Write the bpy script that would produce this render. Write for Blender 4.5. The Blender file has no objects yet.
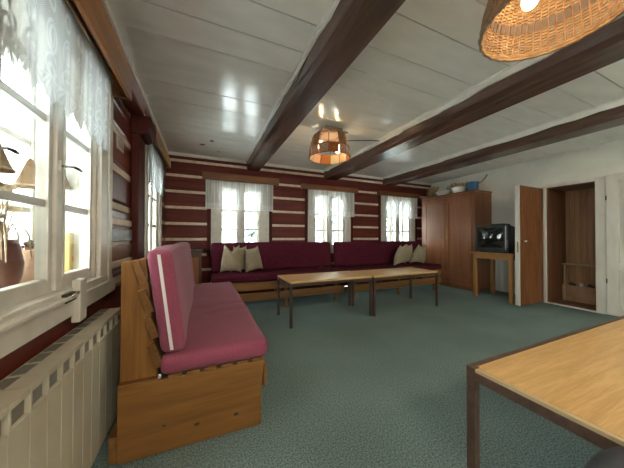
import bpy, bmesh, math, random
from mathutils import Vector, Matrix
random.seed(7)
C = bpy.context.scene.collection
PI = math.pi
sin, cos = math.sin, math.cos

# ------------------------------------------------------------------ materials
def mat(name, col=(.8,.8,.8), rough=.5, metal=0., spec=.5, emit=None, estr=0., trans=0., sheen=0.):
    m = bpy.data.materials.new(name); m.use_nodes = True
    b = m.node_tree.nodes['Principled BSDF']
    b.inputs['Base Color'].default_value = (*col, 1)
    b.inputs['Roughness'].default_value = rough
    b.inputs['Metallic'].default_value = metal
    b.inputs['Specular IOR Level'].default_value = spec
    if emit:
        b.inputs['Emission Color'].default_value = (*emit, 1); b.inputs['Emission Strength'].default_value = estr
    if sheen:
        b.inputs['Sheen Weight'].default_value = sheen
    m.diffuse_color = (*col, 1)
    return m

class NT:
    def __init__(s, m):
        s.t = m.node_tree; s.n = s.t.nodes; s.l = s.t.links; s.b = s.n.get('Principled BSDF')
    def add(s, typ, **kw):
        n = s.n.new(typ)
        for k, v in kw.items():
            if k.startswith('i_'):
                n.inputs[k[2:].replace('_', ' ')].default_value = v
            else: setattr(n, k, v)
        return n
    def link(s, a, b): s.l.new(a, b)
    def math(s, op, a, b=None, c=None):
        n = s.n.new('ShaderNodeMath'); n.operation = op
        for i, v in enumerate((a, b, c)):
            if v is None: continue
            if isinstance(v, (int, float)): n.inputs[i].default_value = v
            else: s.l.new(v, n.inputs[i])
        return n.outputs[0]
    def ramp(s, fac, stops):
        r = s.n.new('ShaderNodeValToRGB'); el = r.color_ramp.elements
        while len(el) > 1: el.remove(el[-1])
        el[0].position = stops[0][0]; el[0].color = (*stops[0][1], 1)
        for p, c in stops[1:]:
            e = el.new(p); e.color = (*c, 1)
        s.l.new(fac, r.inputs[0]); return r.outputs[0]
    def coord(s, scale=(1,1,1), kind='Object', rot=(0,0,0)):
        tc = s.n.new('ShaderNodeTexCoord'); mp = s.n.new('ShaderNodeMapping')
        mp.inputs['Scale'].default_value = scale; mp.inputs['Rotation'].default_value = rot
        s.l.new(tc.outputs[kind], mp.inputs[0]); return mp.outputs[0]
    def noise(s, vec, scale=5, detail=4, rough=.5, dist=0.):
        n = s.n.new('ShaderNodeTexNoise'); n.inputs['Scale'].default_value = scale
        n.inputs['Detail'].default_value = detail; n.inputs['Roughness'].default_value = rough
        n.inputs['Distortion'].default_value = dist
        s.l.new(vec, n.inputs['Vector']); return n.outputs[0]
    def bump(s, h, strength=.3, dist=.01):
        b = s.n.new('ShaderNodeBump'); b.inputs['Strength'].default_value = strength
        b.inputs['Distance'].default_value = dist
        s.l.new(h, b.inputs['Height']); s.l.new(b.outputs[0], s.b.inputs['Normal'])

def noisy(name, c1, c2, scale=6, rough=.5, stretch=(1,1,1), detail=5, bump=0., bdist=.005, metal=0., spec=.5, lo=.35, hi=.65, rv=0., sheen=0.):
    m = mat(name, c1, rough, metal, spec, sheen=sheen); t = NT(m)
    v = t.coord(stretch); f = t.noise(v, scale, detail)
    t.link(t.ramp(f, [(lo, c1), (hi, c2)]), t.b.inputs['Base Color'])
    if bump: t.bump(f, bump, bdist)
    if rv:
        t.link(t.math('MULTIPLY_ADD', f, rv, rough-rv/2), t.b.inputs['Roughness'])
    return m

def wood(name, c1, c2, axis='x', rough=.4, scale=1., knots=0, spec=.4, c3=None):
    """grain runs along the axis"""
    m = mat(name, c1, rough, 0, spec); t = NT(m)
    st = {'x': (.6, 9, 9), 'y': (9, .6, 9), 'z': (9, 9, .6)}[axis]
    st = tuple(a*scale for a in st)
    v = t.coord(st); f = t.noise(v, 2.2, 6, .6, .7)
    st2 = tuple(a*5 for a in st); f2 = t.noise(t.coord(st2), 3, 3)
    g = t.math('MULTIPLY_ADD', f2, .35, t.math('MULTIPLY', f, .8))
    col = t.ramp(g, [(.38, c1), (.55, tuple((a+b)/2 for a, b in zip(c1, c2))), (.68, c2)])
    if knots:
        vo = t.add('ShaderNodeTexVoronoi'); vo.inputs['Scale'].default_value = knots
        sk = {'x': (.5, 1, 1), 'y': (1, .5, 1), 'z': (1, 1, .5)}[axis]
        t.link(t.coord(sk), vo.inputs['Vector'])
        mk = t.ramp(vo.outputs['Distance'], [(.03, (1,1,1)), (.085, (0,0,0))])
        mx = t.add('ShaderNodeMix', data_type='RGBA')
        t.link(mk, mx.inputs[0]); t.link(col, mx.inputs[6]); mx.inputs[7].default_value = (*(c3 or tuple(a*.35 for a in c1)), 1)
        col = mx.outputs[2]
    t.link(col, t.b.inputs['Base Color']); t.bump(g, .08, .002)
    return m

def thin_glass(name, tint=(.95,.98,.97)):
    m = bpy.data.materials.new(name); m.use_nodes = True; t = NT(m)
    t.n.remove(t.b)
    out = t.n['Material Output']
    tr = t.add('ShaderNodeBsdfTransparent'); tr.inputs[0].default_value = (*tint, 1)
    gl = t.add('ShaderNodeBsdfGlossy'); gl.inputs['Roughness'].default_value = .02
    lw = t.add('ShaderNodeLayerWeight'); lw.inputs['Blend'].default_value = .5
    fac = t.math('MULTIPLY_ADD', t.math('POWER', lw.outputs['Facing'], 5), .9, .03)
    mx = t.add('ShaderNodeMixShader')
    t.link(fac, mx.inputs[0]); t.link(tr.outputs[0], mx.inputs[1]); t.link(gl.outputs[0], mx.inputs[2])
    t.link(mx.outputs[0], out.inputs[0]); return m

def lace_mat(name, fancy=True):
    m = bpy.data.materials.new(name); m.use_nodes = True; t = NT(m); t.n.remove(t.b)
    out = t.n['Material Output']
    uv = t.add('ShaderNodeUVMap'); uv.uv_map = 'UVMap'
    sp = t.add('ShaderNodeSeparateXYZ'); t.link(uv.outputs[0], sp.inputs[0])
    u, v = sp.outputs[0], sp.outputs[1]          # metres along the rod, metres above the hem
    # fine net
    def net(freq, th):
        a = t.math('SINE', t.math('MULTIPLY', t.math('ADD', u, v), freq)); b = t.math('SINE', t.math('MULTIPLY', t.math('SUBTRACT', u, v), freq))
        return t.math('GREATER_THAN', t.math('MAXIMUM', a, b), th)
    fine = net(900 if fancy else 700, .25)
    dens = fine
    if fancy:
        P = .105
        cu = t.math('SUBTRACT', t.math('FRACT', t.math('DIVIDE', u, P)), .5)
        def ell(cy, rx, ry):
            a = t.math('DIVIDE', cu, rx); b = t.math('DIVIDE', t.math('SUBTRACT', v, cy), ry)
            return t.math('SQRT', t.math('ADD', t.math('MULTIPLY', a, a), t.math('MULTIPLY', b, b)))
        def ring(d, w):
            return t.math('LESS_THAN', t.math('ABSOLUTE', t.math('SUBTRACT', d, 1)), w)
        e1 = ell(.235, .30, .055); e2 = ell(.235, .16, .036); e3 = ell(.135, .34, .038); e4 = ell(.115, .22, .022)
        pat = t.math('MAXIMUM', ring(e1, .12), ring(e2, .2))
        pat = t.math('MAXIMUM', pat, t.math('MAXIMUM', ring(e3, .13), ring(e4, .3)))
        # fan of ribs along the hem
        ang = t.math('ARCTAN2', cu, t.math('MULTIPLY', t.math('SUBTRACT', v, .11), -9))
        fan = t.math('GREATER_THAN', t.math('SINE', t.math('MULTIPLY', ang, 22)), .1)
        fan = t.math('MULTIPLY', fan, t.math('LESS_THAN', v, .085))
        pat = t.math('MAXIMUM', pat, fan)
        pat = t.math('MAXIMUM', pat, t.math('LESS_THAN', t.math('ABSOLUTE', t.math('SUBTRACT', v, .09)), .004))
        e5 = ell(.36, .2, .03)
        pat = t.math('MAXIMUM', pat, ring(e5, .25))
        dens = t.math('MAXIMUM', t.math('MULTIPLY', fine, .80), t.math('MULTIPLY', pat, .985))
        dens = t.math('MAXIMUM', dens, .56)
    else:
        w = t.math('SINE', t.math('MULTIPLY', u, 150)); w2 = t.math('SINE', t.math('MULTIPLY', u, 57))
        dens = t.math('MULTIPLY_ADD', t.math('ADD', w, w2), .08, t.math('MULTIPLY_ADD', fine, .2, .58))
        hem = t.math('LESS_THAN', v, .012)
        band = t.math('MULTIPLY', t.math('LESS_THAN', v, .10), .12)
        dens = t.math('MAXIMUM', t.math('ADD', dens, band), t.math('MULTIPLY', hem, .9))
    dens = t.math('MINIMUM', dens, .97)
    df = t.add('ShaderNodeBsdfDiffuse'); df.inputs[0].default_value = (.62,.64,.66,1)
    tl = t.add('ShaderNodeBsdfTranslucent'); tl.inputs[0].default_value = (.32,.34,.36,1)
    m1 = t.add('ShaderNodeMixShader'); m1.inputs[0].default_value = .3
    t.link(df.outputs[0], m1.inputs[1]); t.link(tl.outputs[0], m1.inputs[2])
    tr = t.add('ShaderNodeBsdfTransparent')
    m2 = t.add('ShaderNodeMixShader'); t.link(dens, m2.inputs[0]); t.link(tr.outputs[0], m2.inputs[1]); t.link(m1.outputs[0], m2.inputs[2])
    t.link(m2.outputs[0], out.inputs[0]); return m

M = {}
M['red'] = wood('oxblood painted log', (.095,.014,.010), (.16,.029,.020), 'x', .5, .6, spec=.25)
M['redy'] = wood('oxblood painted log along y', (.095,.014,.010), (.16,.029,.020), 'y', .3, .6, spec=.5)
M['redz'] = wood('oxblood painted post', (.05,.009,.007), (.09,.016,.011), 'z', .6, .6, spec=.2)
M['chink'] = noisy('cream chinking', (.60,.49,.39), (.74,.62,.50), 14, .7, bump=.3)
M['ceil'] = noisy('gloss cream ceiling paint', (.76,.74,.68), (.84,.815,.755), 3, .16, stretch=(1,3,1), bump=.12, bdist=.02, spec=.6, rv=.1)
M['gap'] = mat('dark board gap', (.05,.045,.04), .9)
M['plaster'] = noisy('limewashed plaster', (.74,.73,.66), (.82,.81,.745), 2.5, .8, bump=.25, bdist=.01)
M['whitewood'] = noisy('worn white door paint', (.64,.62,.56), (.74,.72,.66), 9, .45, stretch=(1,1,.3), bump=.1)
M['white'] = noisy('white window paint', (.54,.515,.46), (.63,.60,.545), 12, .35, bump=.05)
M['beam'] = wood('dark brown beam paint', (.065,.036,.028), (.125,.07,.052), 'y', .24, .5, spec=.6)
M['carpet'] = noisy('teal carpet', (.115,.175,.175), (.29,.375,.365), 260, 1., detail=2, bump=.25, bdist=.004, lo=.3, hi=.72, spec=.05)
t = NT(M['carpet']); v = t.coord(); big = t.noise(v, 1.6, 3)
fz = t.noise(v, 120, 2); mid = t.ramp(fz, [(.36,(.55,.58,.58)),(.62,(1.25,1.22,1.22))])
mx = t.add('ShaderNodeMix', data_type='RGBA', blend_type='MULTIPLY'); mx.inputs[0].default_value = .7
lk = t.b.inputs['Base Color'].links[0].from_socket
t.link(lk, mx.inputs[6]); t.link(t.ramp(big, [(.3,(.72,.74,.74)),(.7,(1,1,1))]), mx.inputs[7]); m_2 = t.add('ShaderNodeMix', data_type='RGBA', blend_type='MULTIPLY'); m_2.inputs[0].default_value = 1
t.link(mx.outputs[2], m_2.inputs[6]); t.link(mid, m_2.inputs[7]); t.link(m_2.outputs[2], t.b.inputs['Base Color'])
M['oakx'] = wood('light oak laminate', (.47,.27,.095), (.66,.42,.18), 'x', .3, 1.7)
M['steeld'] = noisy('dark brown enamelled steel', (.045,.027,.020), (.07,.043,.032), 30, .4, spec=.4)
M['tableedge'] = mat('pale table edging', (.50,.39,.23), .5)
M['steel'] = noisy('brown enamelled steel', (.075,.044,.033), (.12,.07,.05), 30, .4, spec=.4)
M['pinex'] = wood('varnished pine along x', (.15,.062,.015), (.26,.120,.032), 'x', .38, .55, knots=4.0)
M['piney'] = wood('varnished pine along y', (.15,.062,.015), (.26,.120,.032), 'y', .38, .55, knots=3.0)
M['pineslat'] = wood('darker pine slats', (.10,.042,.013), (.19,.085,.026), 'y', .38, .55)
for a_ in 'xyz': M['pinel'+a_] = wood('light pine '+a_, (.26,.12,.036), (.42,.22,.075), a_, .4, .7)
M['knot'] = mat('dark pine knot', (.05,.02,.008), .5)
M['pinez'] = wood('varnished pine upright', (.15,.062,.015), (.26,.120,.032), 'z', .38, .55, knots=2.5)
M['pelmet'] = wood('amber pelmet board', (.15,.058,.017), (.33,.14,.042), 'x', .4, .7, knots=3)
M['pelmeto'] = wood('orange pelmet board', (.26,.11,.03), (.48,.23,.07), 'x', .4, .7, knots=3)
M['pelmetd'] = wood('brown pelmet board', (.15,.05,.017), (.26,.10,.034), 'x', .4, .7, knots=3)
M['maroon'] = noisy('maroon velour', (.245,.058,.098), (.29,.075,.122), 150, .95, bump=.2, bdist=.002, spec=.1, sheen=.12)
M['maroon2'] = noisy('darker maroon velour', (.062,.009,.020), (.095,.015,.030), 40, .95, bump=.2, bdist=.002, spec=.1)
M['piping'] = mat('white seam tape', (.72,.66,.68), .7)
M['linen'] = noisy('beige linen', (.28,.235,.16), (.38,.325,.23), 60, .9, bump=.2, bdist=.002, spec=.1)
M['radiator'] = noisy('cream radiator enamel', (.46,.42,.33), (.54,.50,.40), 4, .32, spec=.5)
M['grille'] = mat('dull radiator grille', (.22,.215,.19), .4, .3)
M['wardrobe'] = wood('walnut brown wardrobe', (.19,.070,.031), (.29,.118,.052), 'z', .28, .5)
M['leafwood'] = wood('stained pine door leaf', (.085,.028,.010), (.27,.105,.034), 'z', .4, 1.3, knots=5)
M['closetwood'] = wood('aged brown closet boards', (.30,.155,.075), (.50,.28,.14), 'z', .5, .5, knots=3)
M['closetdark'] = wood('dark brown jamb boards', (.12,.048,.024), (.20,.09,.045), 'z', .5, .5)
M['glass'] = thin_glass('window glass')
M['black'] = noisy('black television plastic', (.012,.012,.013), (.022,.022,.024), 20, .4)
M['screen'] = mat('dark glass screen', (.012,.016,.016), .06, 0, .8)
M['silver'] = mat('silver bezel', (.35,.35,.36), .35, .5)
M['chrome'] = mat('worn chrome', (.55,.54,.5), .25, .9)
M['darkmetal'] = mat('dark metal', (.07,.06,.055), .4, .7)
M['enamelw'] = mat('white enamel', (.75,.76,.74), .25)
M['enamelb'] = mat('blue enamel', (.07,.17,.33), .25)
M['straw'] = noisy('dry straw', (.36,.25,.11), (.62,.47,.24), 50, .9, bump=.3)
M['dried'] = noisy('dried flower stems', (.24,.15,.08), (.45,.30,.16), 60, .9)
M['terra'] = noisy('brown glazed clay', (.09,.032,.022), (.15,.05,.035), 8, .35)
M['jarwood'] = noisy('pale turned wood', (.42,.24,.15), (.52,.32,.21), 8, .5, stretch=(1,1,4))
M['seed'] = noisy('dark seed heads', (.05,.03,.04), (.2,.14,.13), 60, .9)
M['shroom'] = noisy('dried pale petals', (.36,.26,.15), (.58,.46,.30), 25, .8)
M['tin'] = mat('yellow tin', (.46,.33,.12), .4)
M['pumpkin'] = mat('orange pumpkin print', (.42,.15,.025), .5)
M['pumpd'] = mat('ochre outline print', (.25,.10,.02), .5)
M['candle'] = mat('white candle wax', (.85,.84,.78), .5)
M['paper'] = noisy('yellowed paper notice', (.45,.38,.33), (.55,.48,.42), 40, .8)
M['wicker'] = noisy('honey wicker', (.20,.115,.055), (.36,.225,.115), 45, .5, spec=.4)
M['wickerd'] = noisy('brown wicker', (.16,.065,.025), (.32,.15,.06), 45, .5)
M['ribbon'] = mat('grey woven ribbon', (.085,.062,.055), .7)
def translucent(name, col, tcol, mixf=.5):
    m = bpy.data.materials.new(name); m.use_nodes = True; t = NT(m); t.n.remove(t.b)
    df = t.add('ShaderNodeBsdfDiffuse'); df.inputs[0].default_value = (*col, 1)
    tl = t.add('ShaderNodeBsdfTranslucent'); tl.inputs[0].default_value = (*tcol, 1)
    mx = t.add('ShaderNodeMixShader'); mx.inputs[0].default_value = mixf
    t.link(df.outputs[0], mx.inputs[1]); t.link(tl.outputs[0], mx.inputs[2]); t.link(mx.outputs[0], t.n['Material Output'].inputs[0])
    return m
M['patcho'] = translucent('orange paper patch', (.38,.15,.05), (.36,.15,.04), .35)
M['patchp'] = translucent('pink paper patch', (.55,.36,.28), (.38,.22,.15), .35)
M['patchc'] = translucent('cream paper patch', (.52,.42,.29), (.40,.28,.16), .35)
M['patchd'] = translucent('dark amber patch', (.20,.09,.03), (.30,.13,.03), .35)
M['bulb'] = mat('glowing bulb', (1,.8,.5), .3, emit=(1,.72,.36), estr=6)
M['opal'] = mat('added fill globe glass', (.9,.85,.75), .3, emit=(1,.86,.66), estr=11.)  # emitter for the added fill globes only
M['plate2'] = mat('tan wooden plate', (.30,.21,.14), .4)
M['plate'] = mat('pale ceiling plate', (.62,.58,.5), .4)
M['cable'] = mat('black cable', (.03,.025,.02), .6)
M['bag'] = noisy('charcoal nylon', (.035,.037,.042), (.06,.062,.07), 30, .7, bump=.2)
M['bagd'] = mat('black nylon trim', (.012,.012,.014), .8)
M['snow'] = noisy('snow', (.80,.83,.86), (.88,.90,.92), 1, .9)
M['conifer'] = noisy('snowy conifer needles', (.10,.16,.14), (.75,.80,.82), 2.5, .9, lo=.42, hi=.55)
M['leafgreen'] = noisy('green shrub leaves', (.04,.10,.04), (.12,.2,.1), 6, .9)
M['bark'] = mat('grey bark', (.16,.13,.11), .9)
M['card'] = noisy('brown cardboard', (.36,.22,.12), (.45,.29,.17), 6, .8)
M['shoe'] = noisy('dark shoe leather', (.04,.035,.035), (.10,.09,.09), 20, .5)
M['shoel'] = mat('pale shoe canvas', (.75,.77,.8), .7)
M['brass'] = mat('aged brass', (.32,.22,.10), .35, .9)
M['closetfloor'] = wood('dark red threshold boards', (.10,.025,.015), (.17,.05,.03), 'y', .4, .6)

# ------------------------------------------------------------------ mesh helpers
class MB:
    def __init__(s): s.v = []; s.f = []; s.mi = []; s.sm = []; s.mats = []; s.uv = None
    def _m(s, m):
        if m not in s.mats: s.mats.append(m)
        return s.mats.index(m)
    def add(s, verts, faces, m, smooth=False):
        b = len(s.v); i = s._m(m); s.v += [tuple(v) for v in verts]
        for f in faces: s.f.append(tuple(b+k for k in f)); s.mi.append(i); s.sm.append(smooth)
        return s
    def box(s, x0, x1, y0, y1, z0, z1, m):
        v = [(x, y, z) for x in (x0, x1) for y in (y0, y1) for z in (z0, z1)]
        return s.add(v, [(0,1,3,2),(4,6,7,5),(0,4,5,1),(2,3,7,6),(0,2,6,4),(1,5,7,3)], m)
    def obox(s, c, ax, ay, az, m):
        """centre + three half-axis vectors"""
        c, ax, ay, az = map(Vector, (c, ax, ay, az))
        v = [c + i*ax + j*ay + k*az for i in (-1,1) for j in (-1,1) for k in (-1,1)]
        return s.add(v, [(0,1,3,2),(4,6,7,5),(0,4,5,1),(2,3,7,6),(0,2,6,4),(1,5,7,3)], m)
    def prism(s, poly, axis, a, b, m):
        """poly = 2-D outline; axis = extrude axis; remaining axes in order"""
        n = len(poly)
        def P(p, t):
            return {'x': (t, p[0], p[1]), 'y': (p[0], t, p[1]), 'z': (p[0], p[1], t)}[axis]
        v = [P(p, a) for p in poly] + [P(p, b) for p in poly]
        f = [tuple(range(n))[::-1], tuple(range(n, 2*n))] + [(i, (i+1) % n, n+(i+1) % n, n+i) for i in range(n)]
        return s.add(v, f, m)
    def tube(s, pts, r, m, n=6, closed=False, caps=True):
        pts = [Vector(p) for p in pts]; N = len(pts); rr = r if isinstance(r, (list, tuple)) else [r]*N
        vs = []; up = Vector((0,0,1)); prev = None
        for i, p in enumerate(pts):
            if closed: d = pts[(i+1) % N]-pts[i-1]
            else: d = pts[min(i+1, N-1)]-pts[max(i-1, 0)]
            d.normalize()
            if prev is None:
                a = d.cross(up if abs(d.z) < .9 else Vector((1,0,0))).normalized()
            else:
                a = prev - d*prev.dot(d)
                a = a.normalized() if a.length > 1e-6 else d.orthogonal().normalized()
            prev = a; b = d.cross(a)
            for k in range(n):
                t = 2*PI*k/n; vs.append(p + rr[i]*(cos(t)*a+sin(t)*b))
        fs = []
        for i in range(N if closed else N-1):
            j = (i+1) % N
            for k in range(n):
                l = (k+1) % n; fs.append((i*n+k, i*n+l, j*n+l, j*n+k))
        if caps and not closed: fs += [tuple(range(n))[::-1], tuple(range((N-1)*n, N*n))]
        return s.add(vs, fs, m, True)
    def lathe(s, prof, m, n=24, c=(0,0,0), sq=None):
        """prof = (r,z) list round z"""
        vs = []
        for r, z in prof:
            for k in range(n):
                t = 2*PI*(k+.5)/n; x, y = r*cos(t), r*sin(t)
                if sq: x *= sq
                vs.append((c[0]+x, c[1]+y, c[2]+z))
        fs = [(i*n+k, i*n+(k+1) % n, (i+1)*n+(k+1) % n, (i+1)*n+k) for i in range(len(prof)-1) for k in range(n)]
        if prof[0][0] > 1e-4: fs.append(tuple(range(n))[::-1])
        if prof[-1][0] > 1e-4: fs.append(tuple(range((len(prof)-1)*n, len(prof)*n)))
        return s.add(vs, fs, m, True)
    def sphere(s, c, r, m, sx=1, sy=1, sz=1, n=12, k=8):
        vs = []
        for i in range(k+1):
            ph = PI*i/k
            for j in range(n):
                t = 2*PI*j/n; vs.append((c[0]+r*sx*sin(ph)*cos(t), c[1]+r*sy*sin(ph)*sin(t), c[2]+r*sz*cos(ph)))
        return s.add(vs, [(i*n+j, (i+1)*n+j, (i+1)*n+(j+1) % n, i*n+(j+1) % n) for i in range(k) for j in range(n)], m, True)
    def rbox(s, x0, x1, y0, y1, z0, z1, r, m, n=10, puff=0., wr=None, rx=None):
        """rounded upholstery block; wr(x,y,z)->offset along z for creases"""
        cx, cy, cz = (x0+x1)/2, (y0+y1)/2, (z0+z1)/2; h = ((x1-x0)/2, (y1-y0)/2, (z1-z0)/2)
        def cuts(hh):
            k = max(2, min(60, int(2*hh/.045))) if n is None else n
            a = [-hh + r*(1-cos(PI/2*i/4)) for i in range(5)]
            inner = [-hh+r + (2*hh-2*r)*i/k for i in range(1, k)]
            return a + inner + [-q for q in a[::-1]]
        cc = [cuts(q) for q in h]; idx = {}; vs = []
        def vid(p):
            key = tuple(round(q, 5) for q in p)
            if key in idx: return idx[key]
            q = [max(-h[i]+r, min(h[i]-r, p[i])) for i in range(3)]
            d = Vector([p[i]-q[i] for i in range(3)])
            if d.length > 1e-9:
                # project the cube shell to a rounded shell
                d = d.normalized()*r
            o = Vector(q)+d
            if puff:
                for i in range(3):
                    w = 1
                    for j in range(3):
                        if j != i: w *= max(0, 1-(o[j]/h[j])**2)
                    o[i] += puff*w*(1 if o[i] > 0 else -1)*abs(o[i])/h[i]
            o += Vector((cx, cy, cz))
            if wr: o = Vector(wr(o))
            idx[key] = len(vs); vs.append(o); return idx[key]
        fs = []
        for ax in range(3):
            b, c = [(1,2),(2,0),(0,1)][ax]
            for sgn in (-1, 1):
                for i in range(len(cc[b])-1):
                    for j in range(len(cc[c])-1):
                        q = []
                        for (ii, jj) in ((i,j),(i+1,j),(i+1,j+1),(i,j+1)):
                            p = [0,0,0]; p[ax] = sgn*h[ax]; p[b] = cc[b][ii]; p[c] = cc[c][jj]; q.append(vid(p))
                        if sgn < 0: q.reverse()
                        if len(set(q)) == 4: fs.append(tuple(q))
        return s.add(vs, fs, m, True)
    def build(s, name, parent=None, bevel=0., loc=None, seg=2, rot=None, solid=0):
        me = bpy.data.meshes.new(name); me.from_pydata(s.v, [], s.f)
        for m in s.mats: me.materials.append(M[m] if isinstance(m, str) else m)
        me.polygons.foreach_set('material_index', s.mi); me.polygons.foreach_set('use_smooth', s.sm)
        if s.uv:
            ul = me.uv_layers.new(name='UVMap')
            for lp in me.loops: ul.data[lp.index].uv = s.uv[lp.vertex_index]
        me.update()
        bm = bmesh.new(); bm.from_mesh(me); bmesh.ops.recalc_face_normals(bm, faces=bm.faces); bm.to_mesh(me); bm.free()
        o = bpy.data.objects.new(name, me); C.objects.link(o)
        if parent: o.parent = parent
        if loc: o.location = loc
        if rot: o.rotation_euler = rot
        if bevel:
            b = o.modifiers.new('bevel', 'BEVEL'); b.width = bevel; b.segments = seg; b.limit_method = 'ANGLE'; b.angle_limit = math.radians(40)
            b.harden_normals = False
        return o

def B(*a): return MB().box(*a)
def tag(o, label=None, cat=None, group=None, kind=None):
    if label: o['label'] = label
    if cat: o['category'] = cat
    if group: o['group'] = group
    if kind: o['kind'] = kind
    return o
def thing(name, label, cat, loc=(0,0,0), rz=0, group=None):
    o = bpy.data.objects.new(name, None); C.objects.link(o); o.empty_display_size = .05
    o.location = loc; o.rotation_euler = (0,0,rz); return tag(o, label, cat, group)
def struct(o): o['kind'] = 'structure'; return o
def copy_tree(o, parent=None):
    c = o.copy(); C.objects.link(c); c.parent = parent
    for ch in [x for x in bpy.data.objects if x.parent == o]: copy_tree(ch, c)
    return c

# ------------------------------------------------------------------ room numbers
XL, XR, YB, YF, ZC = -.53, 5.17, 4.40, -2.2, 2.35
TH = .30

# floor
struct(B(XL-.0, XR+.0, YF, YB, -.06, 0, 'carpet').build('floor'))

# log walls.  stripes = cream chinking between logs
CH = [.245, .49, .735, .985, 1.235, 1.49, 1.742, 1.995, 2.235]
def log_wall(name, a0, a1, holes, place, mred, extra=0):
    """wall along parameter a; place(a,d,z)->world, d=0 room face, d>0 outwards"""
    mb = MB()
    def blk(a0, a1, d0, d1, z0, z1, m, ch=.0):
        if a1-a0 < 1e-4 or z1-z0 < 1e-4: return
        if ch:
            pr = [(d1, z0), (d0+.012, z0), (d0, z0+ch), (d0, z1-ch), (d0+.012, z1), (d1, z1)]
        else: pr = [(d1, z0), (d0, z0), (d0, z1), (d1, z1)]
        n = len(pr)
        v = [place(a0, d, z) for d, z in pr] + [place(a1, d, z) for d, z in pr]
        mb.add(v, [tuple(range(n)), tuple(range(n, 2*n))[::-1]] + [(i, n+i, n+(i+1) % n, (i+1) % n) for i in range(n)], m)
    def spans(z0, z1):
        seg = [(a0, a1)]
        for (h0, h1, hz0, hz1) in holes:
            if z1 <= hz0+1e-4 or z0 >= hz1-1e-4: continue
            ns = []
            for (s0, s1) in seg:
                if h1 <= s0 or h0 >= s1: ns.append((s0, s1)); continue
                if h0 > s0: ns.append((s0, h0))
                if h1 < s1: ns.append((h1, s1))
            seg = ns
        return seg
    edges = [0]
    bands = []
    z = 0
    for c in CH:
        bands.append((z, c-.022, 'r')); bands.append((c-.022, c+.022, 'c')); z = c+.022
    bands.append((z, ZC+.05, 'r'))
    for (z0, z1, k) in bands:
        cuts = sorted({z0, z1, *[h for hh in holes for h in hh[2:] if z0 < h < z1]})
        for zz0, zz1 in zip(cuts, cuts[1:]):
            for s0, s1 in spans(zz0, zz1):
                if k == 'r': blk(s0, s1, 0, TH, zz0, zz1, mred, min(.014, (zz1-zz0)/3))
                else: blk(s0, s1, .011, TH, zz0, zz1, 'chink')
    return struct(mb.build(name))

# windows: (centre along wall, half width of opening)
WZ0, WZ1 = .80, 1.90
back_w = [(.60, .36), (2.33, .36), (4.11, .38)]
left_w = [(1.325, .37), (3.30, .36), (-.55, .37), (-1.62, .37)]  # last two are unseen windows added to light the room
log_wall('wall_back', XL-TH, XR+TH, [(c-h, c+h, WZ0, WZ1) for c, h in back_w], lambda a, d, z: (a, YB+d, z), 'red')
log_wall('wall_left', YF, YB, [(c-h, c+h, WZ0, WZ1) for c, h in left_w], lambda a, d, z: (XL-d, a, z), 'redy')

# right wall: plaster, with the boxed-out door front
mb = MB()
mb.box(XR, XR+.12, 2.10, YB, 0, ZC+.05, 'plaster')
DX = 4.93
# closet recess (x from DX to 5.52) between y 1.52 and 2.08, z 0..1.81
DY0, DY1, DZ = 1.525, 2.058, 1.80
PR = [(DX, 0), (DX, 1.86), (DX+.03, 1.96), (XR-.03, 2.30), (XR, ZC+.05)]
mb.prism(PR+[(XR+.5, ZC+.05), (XR+.5, 0)], 'y', DY1, 2.098, 'plaster')
nl = 10; vs = []
for k in range(nl+1):      # the boxed-out part fades smoothly into the plain wall
    q = k/nl; e = .5+.5*cos(PI*q)
    vs += [(XR-.001+(x-XR)*e, 2.098+.62*q, z) for x, z in PR]
mb.add(vs, [(5*k+m_, 5*k+m_+1, 5*k+m_+6, 5*k+m_+5) for k in range(nl) for m_ in range(4)], 'plaster', True)
mb.prism([(DX, DZ), (DX, 1.86), (DX+.03, 1.96), (XR-.03, 2.30), (XR, ZC+.05), (XR+.5, ZC+.05), (XR+.5, DZ)], 'y', DY0, DY1, 'plaster')
mb.prism([(DX, 0), (DX, 1.86), (DX+.03, 1.96), (XR-.03, 2.30), (XR, ZC+.05), (XR+.5, ZC+.05), (XR+.5, 0)], 'y', YF, DY0, 'plaster')
struct(mb.build('wall_right'))
# closet lining
mb = MB()
mb.box(5.52, 5.56, DY0-.25, DY1+.02, 0, DZ+.02, 'closetwood')
for k in range(8): mb.box(5.508, 5.52, DY0+.002+k*.0686, DY0+k*.0686+.064, .0, DZ-.012, 'closetwood')
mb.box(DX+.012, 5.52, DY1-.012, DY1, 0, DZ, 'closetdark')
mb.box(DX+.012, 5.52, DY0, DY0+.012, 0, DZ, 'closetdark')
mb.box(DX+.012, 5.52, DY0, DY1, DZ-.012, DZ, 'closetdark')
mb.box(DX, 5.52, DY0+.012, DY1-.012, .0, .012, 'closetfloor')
struct(mb.build('trim_5'))
# front wall behind the camera; its two windows are added to bring in light
fill_w = [(1.5, .32), (3.9, .32)]
mb = MB()
xs = [XL-TH] + [c+q*h for c, h in fill_w for q in (-1, 1)] + [XR+.5]
mb.box(xs[0], xs[-1], YF-TH, YF, 0, .35, 'plaster'); mb.box(xs[0], xs[-1], YF-TH, YF, 2.1, ZC+.05, 'plaster')
for a, b in ((0,1),(2,3),(4,5)): mb.box(xs[a], xs[b], YF-TH, YF, .35, 2.1, 'plaster')
struct(mb.build('wall_front'))

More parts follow.
